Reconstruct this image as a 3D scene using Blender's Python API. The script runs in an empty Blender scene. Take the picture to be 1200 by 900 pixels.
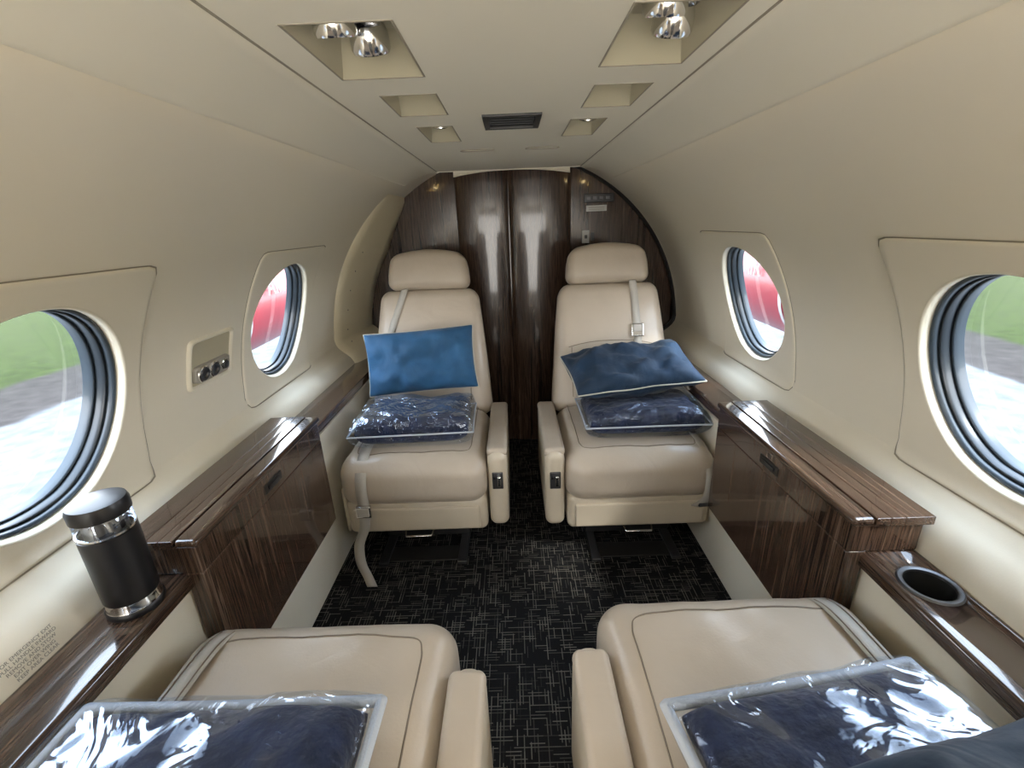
import bpy, bmesh, math, random, bisect
from mathutils import Vector, Matrix, noise, Euler
random.seed(4)
D=bpy.data
COL=bpy.context.scene.collection
# ------------------------------------------------------------------ materials
def nt(name):
    m=D.materials.new(name); m.use_nodes=True
    t=m.node_tree; b=t.nodes['Principled BSDF']
    return m,t,b
def simple(name,col,rough=.5,metal=0,bump=0,bscale=200,var=0,vscale=6,coat=0,sheen=0,dist=.002,big=0):
    m,t,b=nt(name)
    b.inputs['Base Color'].default_value=(*col,1)
    b.inputs['Roughness'].default_value=rough
    b.inputs['Metallic'].default_value=metal
    b.inputs['Coat Weight'].default_value=coat
    b.inputs['Coat Roughness'].default_value=.08
    b.inputs['Sheen Weight'].default_value=sheen
    tc=t.nodes.new('ShaderNodeTexCoord')
    if bump:
        n=t.nodes.new('ShaderNodeTexNoise'); n.inputs['Scale'].default_value=bscale; n.inputs['Detail'].default_value=4
        t.links.new(tc.outputs['Object'],n.inputs['Vector'])
        bp=t.nodes.new('ShaderNodeBump'); bp.inputs['Strength'].default_value=bump; bp.inputs['Distance'].default_value=dist
        t.links.new(n.outputs['Fac'],bp.inputs['Height']); t.links.new(bp.outputs['Normal'],b.inputs['Normal'])
        if big:
            n2=t.nodes.new('ShaderNodeTexNoise'); n2.inputs['Scale'].default_value=9; n2.inputs['Detail'].default_value=3; n2.inputs['Distortion'].default_value=1.0
            t.links.new(tc.outputs['Object'],n2.inputs['Vector'])
            b2=t.nodes.new('ShaderNodeBump'); b2.inputs['Strength'].default_value=big; b2.inputs['Distance'].default_value=.02
            t.links.new(n2.outputs['Fac'],b2.inputs['Height']); t.links.new(b2.outputs['Normal'],bp.inputs['Normal'])
    if var:
        n=t.nodes.new('ShaderNodeTexNoise'); n.inputs['Scale'].default_value=vscale; n.inputs['Detail'].default_value=5
        t.links.new(tc.outputs['Object'],n.inputs['Vector'])
        r=t.nodes.new('ShaderNodeValToRGB')
        r.color_ramp.elements[0].position=.3; r.color_ramp.elements[1].position=.7
        r.color_ramp.elements[0].color=(*[c*(1-var) for c in col],1)
        r.color_ramp.elements[1].color=(*[min(1,c*(1+var)) for c in col],1)
        t.links.new(n.outputs['Fac'],r.inputs['Fac']); t.links.new(r.outputs['Color'],b.inputs['Base Color'])
    return m
CREAM=simple('cream_panel',(.79,.73,.60),.38,bump=.05,bscale=350,var=.02,vscale=2)
CREAM2=simple('cream_headliner',(.78,.73,.60),.48,bump=.05,bscale=400,var=.02,vscale=2)
CREAMY=simple('cream_arch',(.72,.64,.46),.5,var=.04)
SEAM=simple('seam_dark',(.30,.265,.20),.7,var=.1)
LEATH=simple('leather_beige',(.49,.415,.33),.32,bump=.25,bscale=260,var=.05,vscale=9,dist=.001,big=.14)
LEATH2=simple('leather_trim',(.55,.475,.365),.38,bump=.15,bscale=260,var=.05,vscale=9,dist=.001)
LSEAM=simple('leather_stitch',(.20,.16,.12),.6,var=.1)
BELT=simple('belt_webbing',(.45,.42,.37),.6,bump=.4,bscale=500,var=.05)
CHROME=simple('chrome',(.75,.75,.76),.12,metal=1,var=.03)
STEEL=simple('dark_steel',(.10,.10,.105),.35,metal=.8,var=.1)
BLACK=simple('black_plastic',(.010,.010,.012),.35,var=.1)
DARK=simple('black_well',(.006,.006,.006),.7,var=.1)
RUBBER=simple('window_gasket',(.012,.017,.022),.35,coat=.2,var=.15,vscale=20)
RUBBER2=simple('window_gasket_grey',(.030,.042,.054),.35,coat=.25,var=.1,vscale=20)
PLUME=simple('pillow_blue',(.012,.078,.180),.75,bump=.5,bscale=60,var=.18,vscale=14,sheen=.1,big=.35)
PTEAL=simple('pillow_teal',(.003,.024,.060),.75,bump=.5,bscale=60,var=.25,vscale=14,sheen=.1,big=.35)
PIPE=simple('piping_ivory',(.50,.49,.42),.6,var=.05)
NAVY=simple('blanket_navy',(.007,.015,.050),.85,bump=.9,bscale=35,var=.4,vscale=30,sheen=.2,dist=.01)
ZIP=simple('zip_white',(.48,.52,.58),.5,bump=.5,bscale=300,var=.05)
RED=simple('nacelle_red',(.19,.008,.015),.4,coat=.1,var=.04)
WHITE=simple('white_paint',(.33,.33,.34),.4,var=.03)
LABEL=simple('label_ink',(.28,.26,.21),.6,var=.05)
LABELW=simple('label_white',(.5,.5,.48),.5,var=.03)
RECESS=simple('recess_tan_shaded',(.46,.415,.29),.5,var=.05)  # tan darkened: the dim shade inside recesses is put into the colour
BLIND=simple('black_metal',(.03,.028,.026),.4,metal=.3,var=.1)

def wood(name,axis,dark=1.0,rough=.14,coat=.35,fine=60):
    m,t,b=nt(name)
    tc=t.nodes.new('ShaderNodeTexCoord'); mp=t.nodes.new('ShaderNodeMapping')
    s=[fine]*3; s[axis]=1.5; mp.inputs['Scale'].default_value=s
    t.links.new(tc.outputs['Object'],mp.inputs['Vector'])
    n=t.nodes.new('ShaderNodeTexNoise'); n.inputs['Scale'].default_value=1; n.inputs['Detail'].default_value=7; n.inputs['Roughness'].default_value=.62; n.inputs['Distortion'].default_value=.3
    t.links.new(mp.outputs['Vector'],n.inputs['Vector'])
    r=t.nodes.new('ShaderNodeValToRGB'); e=r.color_ramp.elements
    e[0].position=.30; e[0].color=(.012*dark,.0066*dark,.0048*dark,1)
    e[1].position=.74; e[1].color=(.020*dark,.011*dark,.008*dark,1)
    for p,c in ((.41,(.026,.0145,.010)),(.46,(.085,.051,.034)),(.50,(.024,.013,.009)),(.56,(.070,.041,.027)),(.60,(.022,.012,.008)),(.65,(.125,.082,.057))):
        q=e.new(p); q.color=(*[k*dark for k in c],1)
    t.links.new(n.outputs['Fac'],r.inputs['Fac'])
    t.links.new(r.outputs['Color'],b.inputs['Base Color'])
    b.inputs['Roughness'].default_value=rough+.14; b.inputs['Specular IOR Level'].default_value=.25
    b.inputs['Coat Weight'].default_value=coat; b.inputs['Coat Roughness'].default_value=rough
    return m
WOODZ=wood('ebony_wood_vertical',2,.95,.07,.6,50)
WOODC=wood('ebony_wood_cabinet',2,1.25,.05,.8,75)
WOODY=wood('ebony_wood_ledge',1,1.2,.05,1.0,70)

def carpet():
    m,t,b=nt('carpet_black')
    L=t.links
    tc=t.nodes.new('ShaderNodeTexCoord'); sp=t.nodes.new('ShaderNodeSeparateXYZ'); L.new(tc.outputs['Object'],sp.inputs[0])
    def M(op,a,bb=None):
        n=t.nodes.new('ShaderNodeMath'); n.operation=op
        for i,v in enumerate((a,bb)):
            if v is None: continue
            if isinstance(v,(int,float)): n.inputs[i].default_value=v
            else: L.new(v,n.inputs[i])
        return n.outputs[0]
    def WN(a,bb,k):
        c=t.nodes.new('ShaderNodeCombineXYZ'); L.new(a,c.inputs[0]); 
        if bb is not None: L.new(bb,c.inputs[1])
        c.inputs[2].default_value=k
        w=t.nodes.new('ShaderNodeTexWhiteNoise'); w.noise_dimensions='3D'; L.new(c.outputs[0],w.inputs['Vector']); return w.outputs['Value']
    def lines(a,bb,k):
        ca=M('MULTIPLY',a,135.0); cell=M('FLOOR',ca); fr=M('FRACT',ca)
        ln=M('LESS_THAN',M('ABSOLUTE',M('SUBTRACT',fr,.5)),.13)
        seg=M('FLOOR',M('ADD',M('MULTIPLY',bb,30.0),M('MULTIPLY',WN(cell,None,k),10.0)))
        on=M('GREATER_THAN',WN(cell,seg,k+3.3),.54)
        br=WN(cell,seg,k+7.7)
        return M('MULTIPLY',M('MULTIPLY',ln,on),br)
    f=M('MAXIMUM',lines(sp.outputs[0],sp.outputs[1],1.0),lines(sp.outputs[1],sp.outputs[0],2.0))
    mx=t.nodes.new('ShaderNodeMix'); mx.data_type='RGBA'
    mx.inputs[6].default_value=(.006,.006,.007,1); mx.inputs[7].default_value=(.17,.16,.14,1)
    L.new(f,mx.inputs[0]); L.new(mx.outputs[2],b.inputs['Base Color'])
    n=t.nodes.new('ShaderNodeTexNoise'); n.inputs['Scale'].default_value=600; L.new(tc.outputs['Object'],n.inputs['Vector'])
    bp=t.nodes.new('ShaderNodeBump'); bp.inputs['Strength'].default_value=.6; bp.inputs['Distance'].default_value=.003
    L.new(n.outputs['Fac'],bp.inputs['Height']); L.new(bp.outputs['Normal'],b.inputs['Normal'])
    b.inputs['Roughness'].default_value=.95; b.inputs['Specular IOR Level'].default_value=.2
    return m
CARPET=carpet()

def film(name,base,tint=(1,1,1),bump=0,rough=.06,bscale=18,fm=.45,dis=1.2):
    m=D.materials.new(name); m.use_nodes=True; t=m.node_tree; t.nodes.clear(); L=t.links
    o=t.nodes.new('ShaderNodeOutputMaterial'); mx=t.nodes.new('ShaderNodeMixShader')
    tr=t.nodes.new('ShaderNodeBsdfTransparent'); tr.inputs[0].default_value=(*tint,1)
    g=t.nodes.new('ShaderNodeBsdfGlossy'); g.inputs['Roughness'].default_value=rough; g.inputs['Color'].default_value=(.8,.88,1,1)
    lw=t.nodes.new('ShaderNodeLayerWeight'); lw.inputs['Blend'].default_value=.25
    ma=t.nodes.new('ShaderNodeMath'); ma.operation='MULTIPLY_ADD'; ma.inputs[1].default_value=fm; ma.inputs[2].default_value=base; ma.use_clamp=True
    L.new(lw.outputs['Fresnel'],ma.inputs[0]); L.new(ma.outputs[0],mx.inputs[0])
    L.new(tr.outputs[0],mx.inputs[1]); L.new(g.outputs[0],mx.inputs[2]); L.new(mx.outputs[0],o.inputs[0])
    if bump:
        tc=t.nodes.new('ShaderNodeTexCoord'); n=t.nodes.new('ShaderNodeTexNoise'); n.inputs['Scale'].default_value=bscale; n.inputs['Detail'].default_value=2.5; n.inputs['Distortion'].default_value=dis
        L.new(tc.outputs['Object'],n.inputs['Vector'])
        bp=t.nodes.new('ShaderNodeBump'); bp.inputs['Strength'].default_value=bump; bp.inputs['Distance'].default_value=.02
        L.new(n.outputs['Fac'],bp.inputs['Height']); L.new(bp.outputs['Normal'],g.inputs['Normal'])
    return m
GLASS=film('window_acrylic',.01,(.95,.97,.98),fm=.12)
PLASTIC=film('clear_vinyl',.012,(.93,.96,1),bump=.45,rough=.12,bscale=10,fm=.17,dis=2.0)
PLASTIC2=film('clear_polybag',.05,(.93,.96,1),bump=.8,rough=.07,bscale=15,fm=.38,dis=2.5)
CLEAR=film('clear_plastic',.2,(.85,.88,.9),rough=.05)

def emis(name,col,st):
    m=D.materials.new(name); m.use_nodes=True; b=m.node_tree.nodes['Principled BSDF']
    b.inputs['Emission Color'].default_value=(*col,1); b.inputs['Emission Strength'].default_value=st
    return m
COVE=emis('cove_lamp',(1,.74,.36),30)

# ------------------------------------------------------------------ mesh helpers
def empty(name,loc=(0,0,0),rz=0):
    o=D.objects.new(name,None); o.empty_display_size=.1; COL.objects.link(o); o.location=loc; o.rotation_euler=(0,0,rz); return o
def obj(name,verts,faces,mat,parent=None,smooth=True,merge=True):
    me=D.meshes.new(name); me.from_pydata([tuple(v) for v in verts],[],faces); me.update()
    bm=bmesh.new(); bm.from_mesh(me)
    if merge: bmesh.ops.remove_doubles(bm,verts=bm.verts,dist=1e-5)
    bmesh.ops.recalc_face_normals(bm,faces=bm.faces)
    bm.to_mesh(me); bm.free()
    for p in me.polygons: p.use_smooth=smooth
    me.materials.append(mat)
    o=D.objects.new(name,me); COL.objects.link(o)
    if parent: o.parent=parent
    return o
def samp(h,r,n):
    k=5; r=min(r,h*.999)
    e=[(h-r)+r*math.tan(i/k*math.pi/4) for i in range(k+1)]
    mid=[-(h-r)+2*(h-r)*i/n for i in range(1,n)]
    return [-a for a in reversed(e)]+mid+e
def rbox(name,size,r,loc,mat,parent=None,rot=None,deform=None,n=3):
    h=[s/2 for s in size]; r=min(r,min(h)*.98)
    S=[samp(a,r,n) for a in h]; verts=[];faces=[]
    for ax in range(3):
        a,b=[i for i in range(3) if i!=ax]
        for sg in (-1,1):
            base=len(verts)
            for p in S[a]:
                for q in S[b]:
                    v=[0,0,0]; v[ax]=sg*h[ax]; v[a]=p; v[b]=q
                    inn=[max(-(h[i]-r),min(h[i]-r,v[i])) for i in range(3)]
                    d=Vector([v[i]-inn[i] for i in range(3)]); 
                    if d.length>1e-9: d=d.normalized()*r
                    verts.append(Vector(inn)+d)
            nb=len(S[b])
            for i in range(len(S[a])-1):
                for j in range(nb-1):
                    k=base+i*nb+j; faces.append((k,k+1,k+nb+1,k+nb))
    if deform: verts=[Vector(deform(v.x,v.y,v.z,*h)) for v in verts]
    R=Euler(rot or (0,0,0)).to_matrix(); L=Vector(loc)
    verts=[R@v+L for v in verts]
    return obj(name,verts,faces,mat,parent)
def lathe(name,prof,mat,parent=None,loc=(0,0,0),rot=(0,0,0),seg=40):
    R=Euler(rot).to_matrix() if not isinstance(rot,Matrix) else rot; L=Vector(loc); verts=[];faces=[]
    for r,z in prof:
        for i in range(seg):
            a=2*math.pi*i/seg; verts.append(R@Vector((r*math.cos(a),r*math.sin(a),z))+L)
    for k in range(len(prof)-1):
        for i in range(seg):
            j=(i+1)%seg; faces.append((k*seg+i,k*seg+j,(k+1)*seg+j,(k+1)*seg+i))
    o=obj(name,verts,faces,mat,parent)
    m=o.modifiers.new('e','EDGE_SPLIT'); m.split_angle=math.radians(35)
    return o
def smoothpath(pts,k=6,closed=False):
    P=[Vector(p) for p in pts]; out=[]; n=len(P)
    rng=range(n) if closed else range(n-1)
    for i in rng:
        if closed: a,b,c,d=P[(i-1)%n],P[i],P[(i+1)%n],P[(i+2)%n]
        else: a,b,c,d=P[max(i-1,0)],P[i],P[i+1],P[min(i+2,n-1)]
        for j in range(k):
            t=j/k
            out.append(.5*((2*b)+(c-a)*t+(2*a-5*b+4*c-d)*t*t+(3*b-a-3*c+d)*t**3))
    if not closed: out.append(P[-1])
    return out
def tube(name,pts,r,mat,parent=None,closed=False,sm=0,seg=8):
    if sm: pts=smoothpath(pts,sm,closed)
    P=[Vector(p) for p in pts]; n=len(P); verts=[];faces=[]
    up=Vector((0,0,1))
    for i,p in enumerate(P):
        if closed: t=P[(i+1)%n]-P[(i-1)%n]
        else: t=P[min(i+1,n-1)]-P[max(i-1,0)]
        t=t.normalized() if t.length>1e-9 else Vector((0,1,0))
        ref=up if abs(t.dot(up))<.95 else Vector((0,1,0)) if abs(t.y)<.9 else Vector((1,0,0))
        a=t.cross(ref).normalized(); b=t.cross(a)
        for j in range(seg):
            w=2*math.pi*j/seg; verts.append(p+a*math.cos(w)*r+b*math.sin(w)*r)
    for i in range(n if closed else n-1):
        i2=(i+1)%n
        for j in range(seg):
            j2=(j+1)%seg; faces.append((i*seg+j,i*seg+j2,i2*seg+j2,i2*seg+j))
    if not closed:
        faces.append(tuple(range(seg))); faces.append(tuple((n-1)*seg+j for j in range(seg)))
    return obj(name,verts,faces,mat,parent,merge=False)
def strap(name,pts,wdir,width,mat,parent=None,th=.0025,sm=6):
    P=smoothpath(pts,sm); w=Vector(wdir).normalized()*width/2; verts=[];faces=[]
    for p in P: verts+= [p-w,p+w]
    for i in range(len(P)-1): faces.append((2*i,2*i+1,2*i+3,2*i+2))
    o=obj(name,verts,faces,mat,parent,merge=False)
    m=o.modifiers.new('s','SOLIDIFY'); m.thickness=th; m.offset=0
    return o
def box(name,x0,x1,y0,y1,z0,z1,mat,parent=None,r=.003):
    return rbox(name,(abs(x1-x0),y1-y0,z1-z0),r,((x0+x1)/2,(y0+y1)/2,(z0+z1)/2),mat,parent,n=1)
def quad(name,pts,mat,parent=None): return obj(name,pts,[(0,1,2,3)],mat,parent,smooth=False)
R_=math.radians

# ------------------------------------------------------------------ cabin section (arc-length parametrised)
RC,ZC=.76,.57
def arch_z(x): return ZC+math.sqrt(max(0,RC*RC-x*x))
F0=.0988
low=[Vector((.7563,.645)),Vector((.7605,.612)),Vector((.752,.585)),Vector((.732,.563)),Vector((.709,.545)),Vector((.695,.525)),Vector((.688,.50)),Vector((.685,.46)),Vector((.684,.42))]
lp=[Vector((RC*math.cos(F0+.03),ZC+RC*math.sin(F0+.03),0))]+[Vector((p.x,p.y,0)) for p in low]
sp_=smoothpath(lp,24)[24:]
up=[Vector((RC*math.cos(F0+(math.pi/2-F0)*i/500),ZC+RC*math.sin(F0+(math.pi/2-F0)*i/500),0)) for i in range(501)]
pts=list(reversed([p for p in sp_]))
i0=len(pts)-1
pts=pts[:-1]+up
KEYS=[0.0]
for i in range(1,len(pts)): KEYS.append(KEYS[-1]+(pts[i]-pts[i-1]).length)
k0=KEYS[i0]; KEYS=[k-k0 for k in KEYS]; VTOP=KEYS[-1]
def PP(v):
    v=max(KEYS[0],min(KEYS[-1],v)); i=min(max(bisect.bisect_left(KEYS,v),1),len(KEYS)-1)
    f=(v-KEYS[i-1])/(KEYS[i]-KEYS[i-1]); p=pts[i-1].lerp(pts[i],f); return Vector((p.x,p.y))
def P2(v):
    p=PP(v); a=PP(v-.004); b=PP(v+.004); t=(b-a).normalized(); return p,Vector((t.y,-t.x))
def W(s,y,v,off=0):
    p,n=P2(v); return Vector((s*(p.x-off*n.x), y, p.y-off*n.y))
def vz(z):
    lo,hi=KEYS[0],KEYS[-1]
    for _ in range(40):
        m=(lo+hi)/2
        if PP(m).y<z: lo=m
        else: hi=m
    return lo
YB,YF=-1.3,2.15
WINS={-1:[-.955,-.17,.617,1.388],1:[-.955,-.175,.604,1.372]}
WV=.158; WH=.21; HOLE=.176; ASP=1.055
VB=vz(.43)
def grid_patch(verts,faces,s,y0,y1,v0,v1,ny,nv):
    b=len(verts)
    for i in range(ny+1):
        for j in range(nv+1):
            verts.append(W(s,y0+(y1-y0)*i/ny,v0+(v1-v0)*j/nv))
    for i in range(ny):
        for j in range(nv):
            k=b+i*(nv+1)+j; faces.append((k,k+1,k+nv+2,k+nv+1))
def rings(s,yc,vc,shape,lv,N=96,verts=None,faces=None,cap=False):
    b=len(verts)
    for sc,off in lv:
        for i in range(N):
            th=2*math.pi*i/N; ry,rv=shape(th,sc); verts.append(W(s,yc+ry,vc+rv,off))
    for k in range(len(lv)-1):
        for i in range(N):
            j=(i+1)%N; faces.append((b+k*N+i,b+k*N+j,b+(k+1)*N+j,b+(k+1)*N+i))
    if cap: faces.append(tuple(b+(len(lv)-1)*N+i for i in range(N)))
def circ(th,r): return r*math.cos(th),ASP*r*math.sin(th)
def srect(hy,hv,n=14):
    def f(th,sc):
        c,s_=math.cos(th),math.sin(th); k=(abs(c/hy)**n+abs(s_/hv)**n)**(-1/n)*sc; return k*c,k*s_
    return f
wn=0
for s,nm in ((-1,'left'),(1,'right')):
    verts=[];faces=[]
    grid_patch(verts,faces,s,YB,YF,VB,WV-WH,24,40)
    grid_patch(verts,faces,s,YB,YF,WV+WH,VTOP,24,36)
    ys=[YB]
    for c in WINS[s]: ys+=[c-WH,c+WH]
    ys.append(YF)
    for i in range(0,len(ys),2):
        if ys[i+1]>ys[i]: grid_patch(verts,faces,s,ys[i],ys[i+1],WV-WH,WV+WH,6,16)
    for c in WINS[s]:
        N=96; b=len(verts); K=6
        for k in range(K+1):
            f=k/K
            for i in range(N):
                th=2*math.pi*i/N; cc,ss=math.cos(th),math.sin(th); R=WH/max(abs(cc),abs(ss))
                a=Vector((HOLE*cc,HOLE*ASP*ss)).lerp(Vector((R*cc,R*ss)),f); verts.append(W(s,c+a.x,WV+a.y))
        for k in range(K):
            for i in range(N):
                j=(i+1)%N; faces.append((b+k*N+i,b+k*N+j,b+(k+1)*N+j,b+(k+1)*N+i))
    obj('wall_'+nm,verts,faces,CREAM)
    for c in WINS[s]:
        wn+=1; par=empty('window_%d'%wn)
        v=[];f=[]
        pv=WV+.004
        sr=srect(.208,.226,22)
        lv=[(1.0,.0005),(.993,.0035),(.98,.0045)]
        rings(s,c,pv,sr,lv,N=128,verts=v,faces=f)
        N=128; b=len(v)-N
        for k in range(1,9):
            q=k/8; bb=len(v)
            for i in range(N):
                th=2*math.pi*i/N; a=Vector(sr(th,.98)); z=Vector(circ(th,.1755)); p=a.lerp(z,q); v.append(W(s,c+p.x,pv+(WV-pv)*q+p.y,.0045))
            for i in range(N):
                j=(i+1)%N; f.append((b+i,b+j,bb+j,bb+i))
            b=bb
        obj('panel',v,f,CREAM,par)
        v=[];f=[]; rings(s,c,pv,sr,[(1.012,.001),(1.0,.001)],N=128,verts=v,faces=f); obj('panel_seam',v,f,SEAM,par)
        v=[];f=[]; rings(s,c,WV,circ,[(.176,.0045),(.174,.0055),(.171,.003),(.169,-.004),(.168,-.012)],verts=v,faces=f); obj('reveal',v,f,CREAM2,par)
        v=[];f=[]; rings(s,c,WV,circ,[(.1685,-.010),(.166,-.008),(.163,-.009),(.161,-.014),(.1605,-.020)],verts=v,faces=f); obj('gasket_outer',v,f,RUBBER2,par)
        v=[];f=[]; rings(s,c,WV,circ,[(.1605,-.020),(.158,-.018),(.156,-.020),(.155,-.027),(.1545,-.036)],verts=v,faces=f); obj('gasket_middle',v,f,RUBBER,par)
        v=[];f=[]; rings(s,c,WV,circ,[(.1545,-.036),(.152,-.034),(.150,-.037),(.149,-.044),(.1485,-.052)],verts=v,faces=f); obj('gasket_inner',v,f,RUBBER2,par)
        v=[];f=[]; rings(s,c,WV,circ,[(.1495,-.050),(.08,-.050),(.02,-.050)],verts=v,faces=f,cap=True); obj('pane',v,f,GLASS,par)
    box('trim_kick_'+nm,s*.600,s*.612,YB,YF,.0,.470,CREAM,r=.002)
    lo=box('trim_ledge_near_'+nm,s*.588,s*.690,YB,.72,.457,.487,WOODY,r=.008)
    if s>0:
        cut=lathe('cutter',[(.0001,-.06),(.0335,-.06),(.0335,.06),(.0001,.06)],WOODY,None,(.640,.565,.487),seg=48)
        cut.modifiers.clear()
        bo=lo.modifiers.new('b','BOOLEAN'); bo.operation='DIFFERENCE'; bo.object=cut; bo.solver='EXACT'
        bpy.context.view_layer.update()
        dg=bpy.context.evaluated_depsgraph_get(); me=D.meshes.new_from_object(lo.evaluated_get(dg)); lo.modifiers.clear(); lo.data=me
        D.objects.remove(cut)
    box('trim_ledge_far_'+nm,s*.588,s*.695,1.150,2.13,.482,.512,WOODY,r=.008)
    box('cove_lamp_'+nm,s*.366,s*.374,YB,1.86,1.232,1.236,COVE,r=.001)
quad('wall_back',[(-.8,YB,-.05),(.8,YB,-.05),(.8,YB,1.4),(-.8,YB,1.4)],CREAM)

def label(name,txt,s,y,v,size,mat=LABEL):
    c=D.curves.new(name,'FONT'); c.body=txt; c.size=size; c.align_x='CENTER'; c.align_y='CENTER'; c.extrude=.0002; c.materials.append(mat)
    o=D.objects.new(name,c); COL.objects.link(o)
    p=W(s,y,v,.0025); q=W(s,y,v+.01,.0025); Y=(q-p).normalized(); X=Vector((0,-s,0)); Z=X.cross(Y)
    M=Matrix((X,Y,Z)).transposed().to_4x4(); M.translation=p; o.matrix_world=M; return o
label('wall_placard','FOR EMERGENCY EXIT\nPULL HANDLE INWARD\nREMOVE AND STOW\nEXIT OVER WING\nKEEP AREA CLEAR',-1,.47,vz(.510),.0072)
label('wall_placard','LIFE VEST\nUNDER SEAT',-1,1.275,vz(.615),.012)
label('wall_placard','LIFE VEST\nUNDER SEAT',1,1.255,vz(.63),.012)

par=empty('air_vent_panel'); s=-1; yc,vc=1.045,vz(.775)
GP=simple('grey_plate',(.33,.31,.27),.4,var=.05)
v=[];f=[]; sr=srect(.085,.062,14)
rings(s,yc,vc,sr,[(1.0,0),(.985,.006),(.95,.008),(.90,.007),(.86,.0015)],verts=v,faces=f); obj('bezel',v,f,CREAM2,par)
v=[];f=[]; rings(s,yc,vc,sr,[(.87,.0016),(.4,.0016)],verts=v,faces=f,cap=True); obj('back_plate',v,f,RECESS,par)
v=[];f=[]; rings(s,yc,vc-.026,srect(.068,.021,8),[(1,.0015),(.97,.008),(.9,.010),(.3,.010)],verts=v,faces=f,cap=True); obj('switch_plate',v,f,GP,par)
n_=P2(vc-.026)[1]; zax=Vector((n_.x,0,-n_.y)); 
q=Vector((0,0,1)).rotation_difference(zax).to_matrix()
for dy,rr in ((-.040,.017),(.0,.017),(.040,.012)):
    p=W(s,yc+dy,vc-.026,.010)
    lathe('knob',[(0.0001,.002),(rr*.45,.002),(rr*.55,.006),(rr*.85,.006),(rr,.003),(rr,0)],STEEL,par,p,q,seg=28)
    lathe('knob_ring',[(rr*1.02,.004),(rr*1.15,.003),(rr*1.2,0)],CHROME,par,p,q,seg=28)

# ------------------------------------------------------------------ floor / bulkhead
box('floor',-.612,.612,YB,YF,-.03,0,CARPET,r=.001)
bk=empty('wall_front')
quad('bulkhead_core',[(-.8,2.15,-.05),(.8,2.15,-.05),(.8,2.15,1.4),(-.8,2.15,1.4)],WOODZ,bk)
def arch_panel(name,x0,x1,y,th,mat,parent,inset=.0):
    N=14; top=[]
    for i in range(N+1):
        x=x0+(x1-x0)*i/N; top.append((x,arch_z(x)-inset))
    v=[];f=[]
    for yy in (y-th,y):
        for x,z in top: v.append((x,yy,0)); v.append((x,yy,z))
    n2=2*(N+1)
    for i in range(N):
        f.append((2*i,2*i+2,2*i+3,2*i+1)); f.append((n2+2*i,n2+2*i+1,n2+2*i+3,n2+2*i+2))
        f.append((2*i+1,2*i+3,n2+2*i+3,n2+2*i+1)); f.append((2*i,n2+2*i,n2+2*i+2,2*i+2))
    f.append((0,1,n2+1,n2)); f.append((2*N,n2+2*N,n2+2*N+1,2*N+1))
    return obj(name,v,f,mat,parent,smooth=False)
arch_panel('panel_outer_left',-.74,-.238,2.149,.012,WOODZ,bk)
arch_panel('panel_outer_right',.268,.74,2.149,.012,WOODZ,bk)
dr=empty('door_1')
def leaf(name,x0,x1,y,bow,parent):
    N=16; v=[];f=[]
    for i in range(N+1):
        u=i/N; x=x0+(x1-x0)*u; yy=y-bow*math.sin(math.pi*u)**.7
        zt=arch_z(x)-.02
        v+=[(x,yy,0),(x,yy,zt)]
    for i in range(N): f.append((2*i,2*i+2,2*i+3,2*i+1))
    b=len(v); v+=[(x0,2.149,0),(x0,2.149,arch_z(x0)-.02),(x1,2.149,0),(x1,2.149,arch_z(x1)-.02)]
    f.append((0,1,b+1,b)); f.append((2*N,2*N+1,b+3,b+2))
    return obj(name,v,f,WOODZ,parent)
leaf('leaf_a',-.234,-.008,2.118,.010,dr); leaf('leaf_b',-.005,.264,2.112,.012,dr)
pl=empty('control_placard')
box('plate',.325,.455,2.127,2.136,1.125,1.160,BLACK,pl,r=.003)
for i in range(4): box('button_%d'%i,.335+i*.028,.353+i*.028,2.123,2.128,1.135,1.150,STEEL,pl,r=.002)
box('label',.335,.425,2.131,2.136,1.088,1.113,LABELW,pl,r=.001)
for i in range(2): box('print_%d'%i,.345,.415,2.1302,2.1312,1.094+i*.008,1.097+i*.008,LABEL,pl,r=.0003)
sw=empty('light_switch'); box('plate',.318,.350,2.130,2.136,.955,1.01,LABELW,sw,r=.002); box('toggle',.328,.340,2.120,2.131,.975,.99,BLACK,sw,r=.002)
box('side_plate',.358,.372,2.130,2.136,.965,1.0,BLACK,sw,r=.002)
v=[];f=[]; nv=60
prof=[(1.86,.0),(1.87,.012),(1.90,.022),(2.0,.050),(2.08,.070),(2.13,.082),(2.136,.076),(2.136,-.01)]
va=vz(.49); vb_=vz(1.175)
for i,(y,o) in enumerate(prof):
    for j in range(nv+1):
        vv=va+(vb_-va)*j/nv
        k=min(1,(nv-j)/18); v.append(W(-1,y,vv,o*(k**.6)+.0005))
for i in range(len(prof)-1):
    for j in range(nv):
        k=i*(nv+1)+j; f.append((k,k+1,k+nv+2,k+nv+1))
tr=obj('trim_arch_left',v,f,CREAMY)
for k in range(6):
    vv=va+(vb_-va)*(.12+.11*k); p=W(-1,1.93,vv,.034); 
    lathe('trim_screw',[(.0001,.002),(.0025,.0015),(.003,0)],STEEL,None,p,(0,R_(90),0),seg=12)
v=[];f=[]
prof=[(2.105,.0),(2.11,.008),(2.13,.010),(2.136,-.01)]
for i,(y,o) in enumerate(prof):
    for j in range(nv+1): v.append(W(1,y,va+(VTOP*.98-va)*j/nv,o+.0005))
for i in range(len(prof)-1):
    for j in range(nv):
        k=i*(nv+1)+j; f.append((k,k+1,k+nv+2,k+nv+1))
obj('trim_arch_right',v,f,BLIND)
v=[];f=[];N=24; edge=[]
for i in range(N+1):
    u=-1+2*i/N; x=.012+.245*u; z=1.266-.020*abs(u)**2.2; v+=[(x,2.085,z),(x,2.085,1.30)]; edge.append((x,2.083,z))
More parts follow.
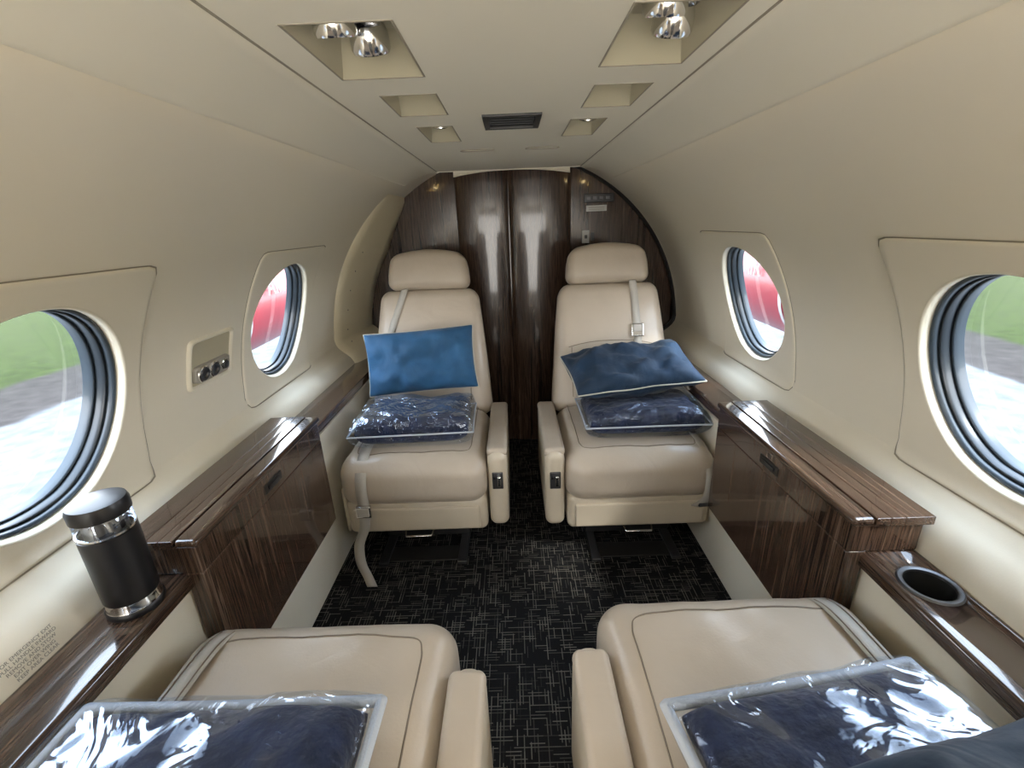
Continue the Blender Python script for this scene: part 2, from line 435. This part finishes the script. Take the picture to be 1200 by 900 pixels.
for i in range(N): f.append((2*i,2*i+2,2*i+3,2*i+1))
hd=empty('trim_header_arch'); obj('header',v,f,CREAM2,hd,smooth=False); tube('header_edge',edge,.0035,CREAM2,hd)

# ------------------------------------------------------------------ ceiling
ZT=1.245
ceil=empty('ceiling')
big=[(-.222,-.112,.545,.725),(.128,.236,.530,.715)]
sml=[(-.195,-.110,.815,.955),(.138,.224,.805,.945),(-.185,-.115,1.06,1.24),(.132,.202,1.045,1.225)]
vent=[(-.042,.062,.975,1.095)]
bigb=[(-.222,-.112,-.35,-.17),(.128,.236,-.35,-.17)]
allr=big+sml+vent+bigb
xs=sorted(set([-.270,.270]+[a for r in allr for a in r[:2]])); ys=sorted(set([YB,1.88]+[a for r in allr for a in r[2:]]))
v=[];f=[]
for i in range(len(xs)-1):
    for j in range(len(ys)-1):
        cx,cy=(xs[i]+xs[i+1])/2,(ys[j]+ys[j+1])/2
        if any(r[0]<cx<r[1] and r[2]<cy<r[3] for r in allr): continue
        b=len(v); v+=[(xs[i],ys[j],ZT),(xs[i+1],ys[j],ZT),(xs[i+1],ys[j+1],ZT),(xs[i],ys[j+1],ZT)]; f.append((b,b+1,b+2,b+3))
obj('center_panel',v,f,CREAM2,ceil,smooth=False)
for s in (-1,1):
    prof=[(.2715,ZT+.01),(.2720,ZT+.001),(.275,ZT-.0035),(.29,ZT-.004),(.31,ZT-.007),(.335,ZT-.0135),(.36,ZT-.023),(.38,ZT-.034),(.393,ZT-.042),(.400,ZT-.0445),(.4045,ZT-.043),(.406,ZT-.038),(.404,ZT-.033)]
    v=[];f=[]
    for x,z in prof: v+=[(s*x,YB,z),(s*x,1.88,z)]
    for i in range(len(prof)-1): f.append((2*i,2*i+1,2*i+3,2*i+2))
    obj('side_panel',v,f,CREAM2,ceil)
    box('groove',s*.2690,s*.2730,YB,1.88,ZT-.0006,ZT+.004,SEAM,ceil,r=.0005)
quad('end_cap',[(-.41,1.881,ZT-.002),(.41,1.881,ZT-.002),(.41,1.881,1.33),(-.41,1.881,1.33)],CREAM2,ceil)
def recess(name,r,dep,ins,fx,shift=0):
    p=empty(name); x0,x1,y0,y1=r
    z1=ZT+dep
    o=[(x0,y0,ZT),(x1,y0,ZT),(x1,y1,ZT),(x0,y1,ZT)]
    i_=[(x0+ins,y0+ins*.5,z1),(x1-ins,y0+ins*.5,z1),(x1-ins,y1-ins*(1+shift),z1),(x0+ins,y1-ins*(1+shift),z1)]
    v=o+i_; f=[(4,5,6,7)]+[(k,(k+1)%4,4+(k+1)%4,4+k) for k in range(4)]
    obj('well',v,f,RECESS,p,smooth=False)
    t=.0025; zf=ZT-.0008
    for nm,(a,b,c,d) in {'frame_a':(x0-t,x1+t,y0-t,y0),'frame_b':(x0-t,x1+t,y1,y1+t),'frame_c':(x0-t,x0,y0,y1),'frame_d':(x1,x1+t,y0,y1)}.items():
        box(nm,a,b,c,d,zf,ZT+.001,SEAM,p,r=.0004)
    cx=(x0+x1)/2
    if fx=='spot':
        for k,(dx,yy,tilt) in enumerate(((-.014,y0+.040,.35),(.010,y0+.090,.5))):
            L=(cx+dx,yy,ZT+.012)
            lathe('spot_ring_%d'%k,[(.012,.020),(.020,.017),(.0225,.008),(.023,-.006),(.021,-.010),(.016,-.010),(.014,-.004)],CHROME,p,L,(tilt,0,0))
            lathe('spot_lens_%d'%k,[(.014,-.004),(.008,.002),(.0001,.003)],BLACK if k==1 else CHROME,p,L,(tilt,0,0))
        lathe('spot_base',[(.0001,.0),(.030,.0),(.032,.006),(.032,.010)],CHROME,p,(cx,y0+.065,ZT+.022),seg=32)
    elif fx=='small':
        lathe('downlight',[(.014,.012),(.018,.006),(.0185,-.001),(.014,-.003),(.0001,-.001)],CHROME,p,(cx+.006,(y0+y1)/2-.035,ZT+.010),(.3,0,0),seg=24)
    return p
for r in big: recess('reading_light',r,.036,.022,'spot',1.6)
for r in bigb: recess('reading_light',r,.036,.022,'spot',1.6)
for i,r in enumerate(sml): recess('ceiling_downlight',r,.030,.010,'small' if i>1 else '',4.5)
x0,x1,y0,y1=vent[0]; p=empty('air_outlet')
v=[(x0,y0,ZT),(x1,y0,ZT),(x1,y1,ZT),(x0,y1,ZT),(x0,y0,ZT+.03),(x1,y0,ZT+.03),(x1,y1,ZT+.03),(x0,y1,ZT+.03)]
obj('duct',v,[(4,5,6,7)]+[(k,(k+1)%4,4+(k+1)%4,4+k) for k in range(4)],DARK,p,smooth=False)
for k,(a,b,c,d) in enumerate(((x0-.005,x1+.005,y0-.005,y0+.006),(x0-.005,x1+.005,y1-.006,y1+.005),(x0-.005,x0+.006,y0,y1),(x1-.006,x1+.005,y0,y1))):
    box('rim_%d'%k,a,b,c,d,ZT-.004,ZT+.002,BLIND,p,r=.001)
GR=simple('grille_grey',(.07,.07,.07),.4,var=.1)
for k in range(5): rbox('slat_%d'%k,(x1-x0-.012,.014,.0015),.0005,((x0+x1)/2,y0+.018+k*.021,ZT+.005),GR,p,rot=(.6,0,0),n=1)
for k,cx in enumerate((-.085,.095)):
    pt=[(cx-.045,1.40,ZT-.0005),(cx-.04,1.385,ZT-.0005),(cx,1.378,ZT-.0005),(cx+.04,1.385,ZT-.0005),(cx+.045,1.40,ZT-.0005),(cx+.03,1.405,ZT-.0005),(cx-.03,1.405,ZT-.0005)]
    tube('trim_ceiling_latch',pt,.0016,SEAM,closed=True,sm=5)

# ------------------------------------------------------------------ side cabinets
for s in (-1,1):
    c=empty('side_cabinet'); y0,y1=.642,1.166
    box('front_panel',s*.564,s*.598,y0,y1,.222,.490,WOODC,c,r=.004)
    box('upper_box',s*.564,s*.684,y0,y1,.4885,.546,WOODC,c,r=.004)
    xs_=[.556,.596,.620,.644,.694]
    for k in range(4):
        box('top_strip_%d'%k,s*(xs_[k]+.0002),s*(xs_[k+1]-.0002),y0-.006,y1+.002,.546,.562,WOODY,c,r=.007 if k==0 else .0011)
    rbox('latch_bezel',(.004,.075,.022),.0019,(s*.5635,.90,.515),BLIND,c,n=1)
    rbox('latch',(.006,.050,.010),.002,(s*.5615,.90,.515),BLACK,c,n=1)

ch=empty('cup_holder',(.640,.565,.487))
lathe('rim',[(.033,-.002),(.0335,.002),(.036,.0035),(.040,.0035),(.0425,.0005)],STEEL,ch)
lathe('well',[(.0332,.0),(.032,-.055),(.0001,-.056)],DARK,ch)
mg=empty('travel_mug',(-.634,.580,.4875))
lathe('base_ring',[(.0001,0),(.039,0),(.0395,.003),(.0395,.008),(.0375,.011)],BLACK,mg)
lathe('chrome_band',[(.0375,.011),(.0365,.014),(.036,.022),(.0355,.025)],CHROME,mg)
lathe('body',[(.0355,.025),(.037,.029),(.0372,.050),(.0375,.136),(.0372,.144),(.034,.146)],BLACK,mg)
lathe('clear_collar',[(.034,.145),(.0365,.147),(.037,.172),(.035,.175)],CLEAR,mg)
lathe('inner_sleeve',[(.028,.143),(.028,.175)],STEEL,mg)
lathe('collar_ring',[(.0345,.1455),(.0376,.147),(.0376,.150),(.0345,.151)],CHROME,mg)
lathe('lid',[(.035,.173),(.038,.175),(.0385,.190),(.036,.197),(.028,.199),(.0001,.200)],BLACK,mg)

# ------------------------------------------------------------------ seats
TH=math.radians(20.5)
def seat(cx,yo,flip,arm,kind):
    near=kind=='near'; dz=.020 if near else 0
    p=empty('passenger_seat',(cx,yo,dz),math.pi if flip else 0)
    def wr(x,y): return .0018*math.sin(x*37+1)*math.sin(y*29+cx*9)+.004*noise.noise(Vector((x*14+cx*5,y*14,1)))+.0018*noise.noise(Vector((x*40+cx*5,y*25,4)))
    def dc(x,y,z,hx,hy,hz):
        u,w=x/hx,y/hy
        if z>0: z+= .014*max(0,1-u*u)*max(0,1-w*w)*(z/hz)+wr(x,y)*(z/hz)
        if y<0: y-= .012*(1-(z/hz)**2)
        return x,y,z
    rbox('seat_cushion',(.456,.43,.168),.056,(0,0,.306),LEATH,p,deform=dc,n=26)
    ztop=lambda x,y:.3901+.014*max(0,1-(x/.228)**2)*max(0,1-(y/.215)**2)+wr(x,y)
    q=[]
    for x,y in ((-.180,.19),(-.180,.1),(-.180,0),(-.180,-.09),(-.178,-.135),(-.160,-.160),(-.08,-.165),(0,-.165),(.08,-.165),(.160,-.160),(.178,-.135),(.180,-.09),(.180,0),(.180,.1),(.180,.19)): q.append((x,y,ztop(x,y)-.0008*(abs(x)>.17)))
    q=smoothpath(q,6); q=[(a.x,a.y,ztop(a.x,a.y)-.0008*(abs(a.x)>.17)) for a in q]
    tube('cushion_seam',q,.0014,LSEAM,p)
    rbox('seat_base',(.446,.41,.125),.022,(0,.005,.185),LEATH2,p,n=2)
    rbox('base_front_panel',(.40,.012,.08),.005,(0,-.2015,.178),LEATH2,p,n=1)
    ay=-.12 if near else -.19
    al=.24-ay; ac=(.24+ay)/2; at=.378 if near else .386
    ax=.254 if near else .261; aw=.056 if near else .062
    rbox('armrest',(aw,al,at-.13),.024,(arm*ax,ac,(at+.13)/2),LEATH2,p,n=2,deform=lambda x,y,z,hx,hy,hz:(x,y,z+(.006*(1-(x/hx)**2) if z>0 else 0)))
    rbox('armrest_cap',(aw+.002,al-.03,.028),.013,(arm*ax,ac,at+.0),LEATH,p,n=2)
    yf=ay-.001
    rbox('control_plate',(.034,.006,.058),.0028,(arm*ax,yf,.300),STEEL,p,n=1)
    rbox('control_lever',(.012,.014,.036),.004,(arm*ax+.005,yf-.007,.302),CHROME,p,n=1)
    rbox('control_button',(.009,.008,.012),.003,(arm*ax-.010,yf-.005,.313),BLACK,p,n=1)
    rbox('side_panel',(.012,.36,.16),.005,(-arm*.231,.0,.20),LEATH2,p,n=1)
    C=Vector((0,.330,.575)); R=Euler((-TH,0,0)).to_matrix()
    def wdt(zn): return 1.05-.17*zn-.04*zn**3
    def db(x,y,z,hx,hy,hz):
        zn=(z+hz)/(2*hz); x*=wdt(max(0,zn)); 
        if y<0: y-= .016*max(0,1-(x/hx)**2)*max(0,1-(z/hz)**2)
        return x,y,z
    rbox('backrest',(.45,.115,.50),.045,C,LEATH,p,rot=(-TH,0,0),deform=db,n=12)
    def bp(x,z,o=.0):
        zn=(z+.25)/.5; xx=x*wdt(zn); y=-.0575-.016*max(0,1-(xx/.225)**2)*max(0,1-(z/.25)**2)-o
        return R@Vector((xx,y,z))+C
    for sg in (-1,1):
        tube('back_seam',[bp(sg*.150,-.19),bp(sg*.158,-.06),bp(sg*.160,.0)],.0014,LSEAM,p,sm=6)
    tube('back_seam_cross',[bp(x*.01,.0+.02*(1-(abs(x)/17.2)**2.5)) for x in (-17.2,-15,-12,-8,-4,0,4,8,12,15,17.2)],.0014,LSEAM,p,sm=3)
    def dh(x,y,z,hx,hy,hz):
        zn=max(0,(z+hz)/(2*hz)); x*=1.03-.12*zn**2.2; z-= .026*(x/hx)**2*max(0,z/hz)
        y-=.006*max(0,1-(x/hx)**2)*max(0,1-(z/hz)**2)*(-y/hy if y<0 else 0)
        return x,y,z
    rbox('headrest',(.312,.095,.156),.034,(0,.432,.888),LEATH,p,rot=(-math.radians(14),0,0),deform=dh,n=12)
    for sg in (-1,1): tube('headrest_post',[(sg*.06,.425,.76),(sg*.06,.436,.86)],.007,CHROME,p)
    rbox('pedestal',(.30,.26,.115+dz),.01,(0,.06,.066-dz/2),STEEL,p,n=1)
    for sg in (-1,1): rbox('floor_rail',(.030,.46,.012),.003,(sg*.13,.02,.0065-dz),STEEL,p,n=1)
    if not near:
        rbox('floor_plate',(.28,.07,.005),.002,(0,-.155,.003),BLIND,p,n=1)
    tube('release_bar',[(-.045,-.19,.125),(-.04,-.212,.119),(.04,-.212,.119),(.045,-.19,.125)],.004,CHROME,p)
    wx=(1,0,0); o=.0035
    if kind=='far_left':
        strap('shoulder_belt',[bp(-.105,.245,o),bp(-.125,.18,o),bp(-.155,.08,o),bp(-.175,-.02,o+.001),bp(-.19,-.12,o+.004)],(1,0,.15),.028,BELT,p)
        strap('lap_belt',[(-.150,.12,.402),(-.150,0,.403),(-.150,-.12,.401),(-.150,-.175,.388),(-.150,-.222,.35),(-.150,-.238,.305),(-.150,-.236,.255)],wx,.034,BELT,p)
        rbox('buckle',(.046,.014,.040),.004,(-.150,-.242,.238),CHROME,p,n=1)
        rbox('buckle_lever',(.036,.006,.028),.002,(-.150,-.251,.240),BELT,p,n=1)
        strap('belt_tail',[(-.150,-.240,.225),(-.160,-.236,.17),(-.185,-.235,.11),(-.185,-.245,.05),(-.165,-.262,.012),(-.140,-.300,.005)],wx,.032,BELT,p)
    elif kind=='far_right':
        strap('shoulder_belt',[bp(.105,.25,o),bp(.105,.18,o),bp(.103,.10,o),bp(.10,.0,o)],wx,.028,BELT,p)
        c0=bp(.102,.055,.008); rbox('buckle',(.046,.014,.050),.004,c0,CHROME,p,rot=(-TH,0,0),n=1)
        c0=bp(.102,.062,.016); rbox('buckle_face',(.032,.004,.028),.0015,c0,BELT,p,rot=(-TH,0,0),n=1)
        strap('lap_belt',[(.178,.15,.401),(.186,0,.397),(.192,-.13,.392),(.196,-.185,.372),(.200,-.220,.335),(.200,-.228,.29),(.195,-.226,.24),(.17,-.214,.205)],(1,.15,-.35),.032,BELT,p)
        rbox('belt_clip',(.040,.012,.016),.003,(.196,-.216,.215),STEEL,p,n=1)
    else:
        xx=-arm*.168
        strap('lap_belt',[(xx,.17,.402),(xx,.05,.407),(xx,-.08,.405),(xx,-.15,.398),(xx,-.190,.382),(xx,-.222,.349),(xx,-.231,.30),(xx,-.228,.25),(xx-.0,-.215,.21)],wx,.034,BELT,p)
        for e in (-.011,.011): strap('strap_stitch',[(xx+e,.17,.404),(xx+e,.05,.409),(xx+e,-.08,.407),(xx+e,-.15,.400),(xx+e,-.190,.384)],wx,.0012,LSEAM,p)
        rbox('buckle',(.044,.014,.034),.004,(xx,-.226,.215),CHROME,p,n=1)
    return p
seat(-.330,1.415,False,1,'far_left')
seat(.370,1.405,False,-1,'far_right')
seat(-.345,.405,True,-1,'near')
seat(.355,.435,True,1,'near')

# ------------------------------------------------------------------ pillows & bagged blankets
def softmesh(name,sx,sy,th,mat,parent,ex,pw,pinch,amp,seed,nu=44,nv=34,grow=0,flat=0,fr=1):
    verts=[];faces=[]
    def P(u,v,sg):
        hx,hy=sx/2+grow,sy/2+grow
        x=hx*u*(1-pinch*(1-v*v)*abs(u)**3); y=hy*v*(1-pinch*(1-u*u)*abs(v)**3)
        e=(max(0,1-abs(u)**ex)*max(0,1-abs(v)**ex))**pw
        nz=noise.noise(Vector((x*14*fr+seed,y*14*fr,seed*1.7)))+.5*noise.noise(Vector((x*32*fr,y*32*fr+seed,seed)))
        rd=(1-abs(noise.noise(Vector((x*9*fr+seed*2,y*13*fr,seed))))*2.0)**3 if flat else 0
        h=(th/2+grow)*e
        z=sg*h+ (amp*(nz+.5*rd)*min(1,e*1.5) if sg>0 or not flat else 0)
        z+= .35*amp*noise.noise(Vector((x*8,y*8,seed+9)))*(1 if not flat else .4)
        return Vector((x,y,z))
    us=[math.sin((i/nu-.5)*math.pi) for i in range(nu+1)]; vs=[math.sin((i/nv-.5)*math.pi) for i in range(nv+1)]
    for sg in (1,-1):
        b=len(verts)
        for u in us:
            for w in vs: verts.append(P(u,w,sg))
        for i in range(nu):
            for j in range(nv):
                k=b+i*(nv+1)+j; faces.append((k,k+1,k+nv+2,k+nv+1))
    o=obj(name,verts,faces,mat,parent)
    edge=[P(u,-1,1) for u in us[1:]]+[P(1,w,1) for w in vs[1:]]+[P(u,1,1) for u in reversed(us[:-1])]+[P(-1,w,1) for w in reversed(vs[:-1])]
    return o,edge
def pillow(loc,rot,sx,sy,th,mat,seed,pipe=True,amp=.013):
    p=empty('throw_pillow',loc); p.rotation_euler=rot
    o,e=softmesh('pillow_body',sx,sy,th,mat,p,2.6,.42,.04,amp,seed)
    if pipe: tube('piping',e,.0026,PIPE,p,closed=True)
    return p
def bag(loc,rot,sx,sy,th,seed,zipc=True):
    p=empty('blanket_bag',loc); p.rotation_euler=rot
    softmesh('folded_blanket',sx-.03,sy-.03,th-.012,NAVY,p,8,.38,.0,.008,seed,flat=1)
    o,e=softmesh('vinyl_cover',sx,sy,th,PLASTIC if zipc else PLASTIC2,p,7,.34,.01,.008 if zipc else .012,seed,grow=.002,flat=1,nu=64,nv=50,fr=.8)
    if zipc:
        up=[(a.x*.985,a.y*.985,a.z+.004) for a in e]
        tube('zip_edge',up,.0075,ZIP,p,closed=True)
    else:
        tube('edge_weld',e,.0028,ZIP,p,closed=True)
    return p
bag((-.338,1.385,.446),(0,0,R_(2)),.385,.235,.105,3.1,False)
pillow((-.342,1.575,.594),(R_(72),R_(-3),R_(2)),.395,.225,.110,PLUME,7.3,amp=.02)
bag((.405,1.395,.445),(0,0,R_(0)),.385,.25,.095,5.7,False)
pillow((.392,1.485,.566),(R_(16),R_(-2),R_(8)),.435,.24,.125,PTEAL,1.9,amp=.024)
bag((-.385,.235,.472),(R_(-2),0,R_(0)),.39,.37,.085,8.4,True)
bag((.372,.245,.470),(R_(-2),0,R_(8)),.35,.37,.085,2.2,True)
pillow((.480,.175,.590),(R_(-6),R_(0),R_(10)),.38,.25,.10,PTEAL,4.4,False)

# ------------------------------------------------------------------ exterior
def ground():
    m,t,b=nt('apron_and_grass'); L=t.links
    tc=t.nodes.new('ShaderNodeTexCoord'); sp=t.nodes.new('ShaderNodeSeparateXYZ'); L.new(tc.outputs['Object'],sp.inputs[0])
    n=t.nodes.new('ShaderNodeTexNoise'); n.inputs['Scale'].default_value=.8; n.inputs['Detail'].default_value=8; L.new(tc.outputs['Object'],n.inputs['Vector'])
    ab=t.nodes.new('ShaderNodeMath'); ab.operation='ABSOLUTE'; L.new(sp.outputs[0],ab.inputs[0])
    ad=t.nodes.new('ShaderNodeMath'); ad.operation='MULTIPLY_ADD'; L.new(n.outputs['Fac'],ad.inputs[0]); ad.inputs[1].default_value=.7; L.new(ab.outputs[0],ad.inputs[2])
    dv=t.nodes.new('ShaderNodeMath'); dv.operation='DIVIDE'; L.new(ad.outputs[0],dv.inputs[0]); dv.inputs[1].default_value=20
    r=t.nodes.new('ShaderNodeValToRGB'); e=r.color_ramp.elements
    e[0].position=0; e[0].color=(.105,.111,.118,1); e[1].position=.345; e[1].color=(.10,.105,.110,1)
    for q,c in ((.352,(.032,.028,.026)),(.43,(.028,.025,.022)),(.44,(.020,.030,.006)),(1,(.028,.038,.008))):
        k=e.new(q); k.color=(*c,1)
    L.new(dv.outputs[0],r.inputs['Fac'])
    n2=t.nodes.new('ShaderNodeTexNoise'); n2.inputs['Scale'].default_value=5; n2.inputs['Detail'].default_value=8; L.new(tc.outputs['Object'],n2.inputs['Vector'])
    mr=t.nodes.new('ShaderNodeMapRange'); mr.inputs['From Min'].default_value=.3; mr.inputs['From Max'].default_value=.7; mr.inputs['To Min'].default_value=.75; mr.inputs['To Max'].default_value=1.25; L.new(n2.outputs['Fac'],mr.inputs['Value'])
    mx=t.nodes.new('ShaderNodeMix'); mx.data_type='RGBA'; mx.blend_type='MULTIPLY'; mx.inputs[0].default_value=1
    L.new(r.outputs['Color'],mx.inputs[6]); L.new(mr.outputs[0],mx.inputs[7]); L.new(mx.outputs[2],b.inputs['Base Color'])
    b.inputs['Roughness'].default_value=.9; b.inputs['Specular IOR Level'].default_value=.05; return m
quad('ground_apron',[(-80,-80,-1.15),(80,-80,-1.15),(80,80,-1.15),(-80,80,-1.15)],ground())
for s in (-1,1):
    n=empty('engine_nacelle',(s*1.78,0,0))
    prof=[(.10,2.0),(.22,2.03),(.285,2.12),(.31,2.4),(.30,3.2),(.24,3.9),(.12,4.4),(.01,4.55)]
    lathe('cowling',[(r,z) for r,z in prof],RED,n,(0,0,.64),(R_(-90),0,0),seg=48)
    lathe('stripe',[(.3115,2.50),(.3113,2.53)],WHITE,n,(0,0,.64),(R_(-90),0,0),seg=48)
    c=D.curves.new('marking','FONT'); c.body='AIR'; c.size=.14; c.extrude=.001; c.materials.append(WHITE); c.align_x='CENTER'
    o=D.objects.new('marking',c); COL.objects.link(o); o.parent=n; o.location=(-s*.313,2.85,.70); o.rotation_euler=(R_(90),0,R_(-90*s))

# ------------------------------------------------------------------ light
w=D.worlds.new('sky'); bpy.context.scene.world=w; w.use_nodes=True; t=w.node_tree
bg=t.nodes['Background']; tc=t.nodes.new('ShaderNodeTexCoord'); sp=t.nodes.new('ShaderNodeSeparateXYZ'); t.links.new(tc.outputs['Generated'],sp.inputs[0])
r=t.nodes.new('ShaderNodeValToRGB'); r.color_ramp.elements[0].position=.0; r.color_ramp.elements[0].color=(.97,.98,1,1)
r.color_ramp.elements[1].position=.8; r.color_ramp.elements[1].color=(.65,.80,1,1)
t.links.new(sp.outputs[2],r.inputs['Fac']); t.links.new(r.outputs['Color'],bg.inputs['Color']); bg.inputs['Strength'].default_value=12
sl=D.lights.new('sun','SUN'); sl.energy=6; sl.angle=R_(10); sl.color=(1,.96,.88)
so=D.objects.new('sun',sl); COL.objects.link(so); so.rotation_euler=(R_(38),R_(22),R_(20))
al=D.lights.new('rear_fill','AREA'); al.shape='RECTANGLE'; al.size=1.15; al.size_y=.85; al.energy=27; al.color=(1,.975,.94)  # added fill behind the camera; the closed rear wall has no doorway
ao=D.objects.new('rear_fill',al); COL.objects.link(ao); ao.location=(0,-1.22,.72); ao.rotation_euler=(R_(90),0,0)
al=D.lights.new('overhead_fill','AREA'); al.shape='RECTANGLE'; al.size=.45; al.size_y=.5; al.energy=4; al.color=(1,.95,.88)  # added overhead fill behind the camera, not an actual cabin lamp
ao=D.objects.new('overhead_fill',al); COL.objects.link(ao); ao.location=(0,-.75,1.235)

# ------------------------------------------------------------------ camera
cd=D.cameras.new('camera'); cd.sensor_width=36; cd.lens=15.9; cd.clip_start=.01; cd.clip_end=300
co=D.objects.new('camera',cd); COL.objects.link(co); co.location=(0,0,1.05)
M=Matrix.Rotation(R_(.6),4,'Z')@Matrix.Rotation(R_(90-19.5),4,'X')@Matrix.Rotation(R_(-2.3),4,'Z')
co.rotation_euler=M.to_euler()
bpy.context.scene.camera=co
vs=bpy.context.scene.view_settings
vs.view_transform='Standard'; vs.exposure=.12
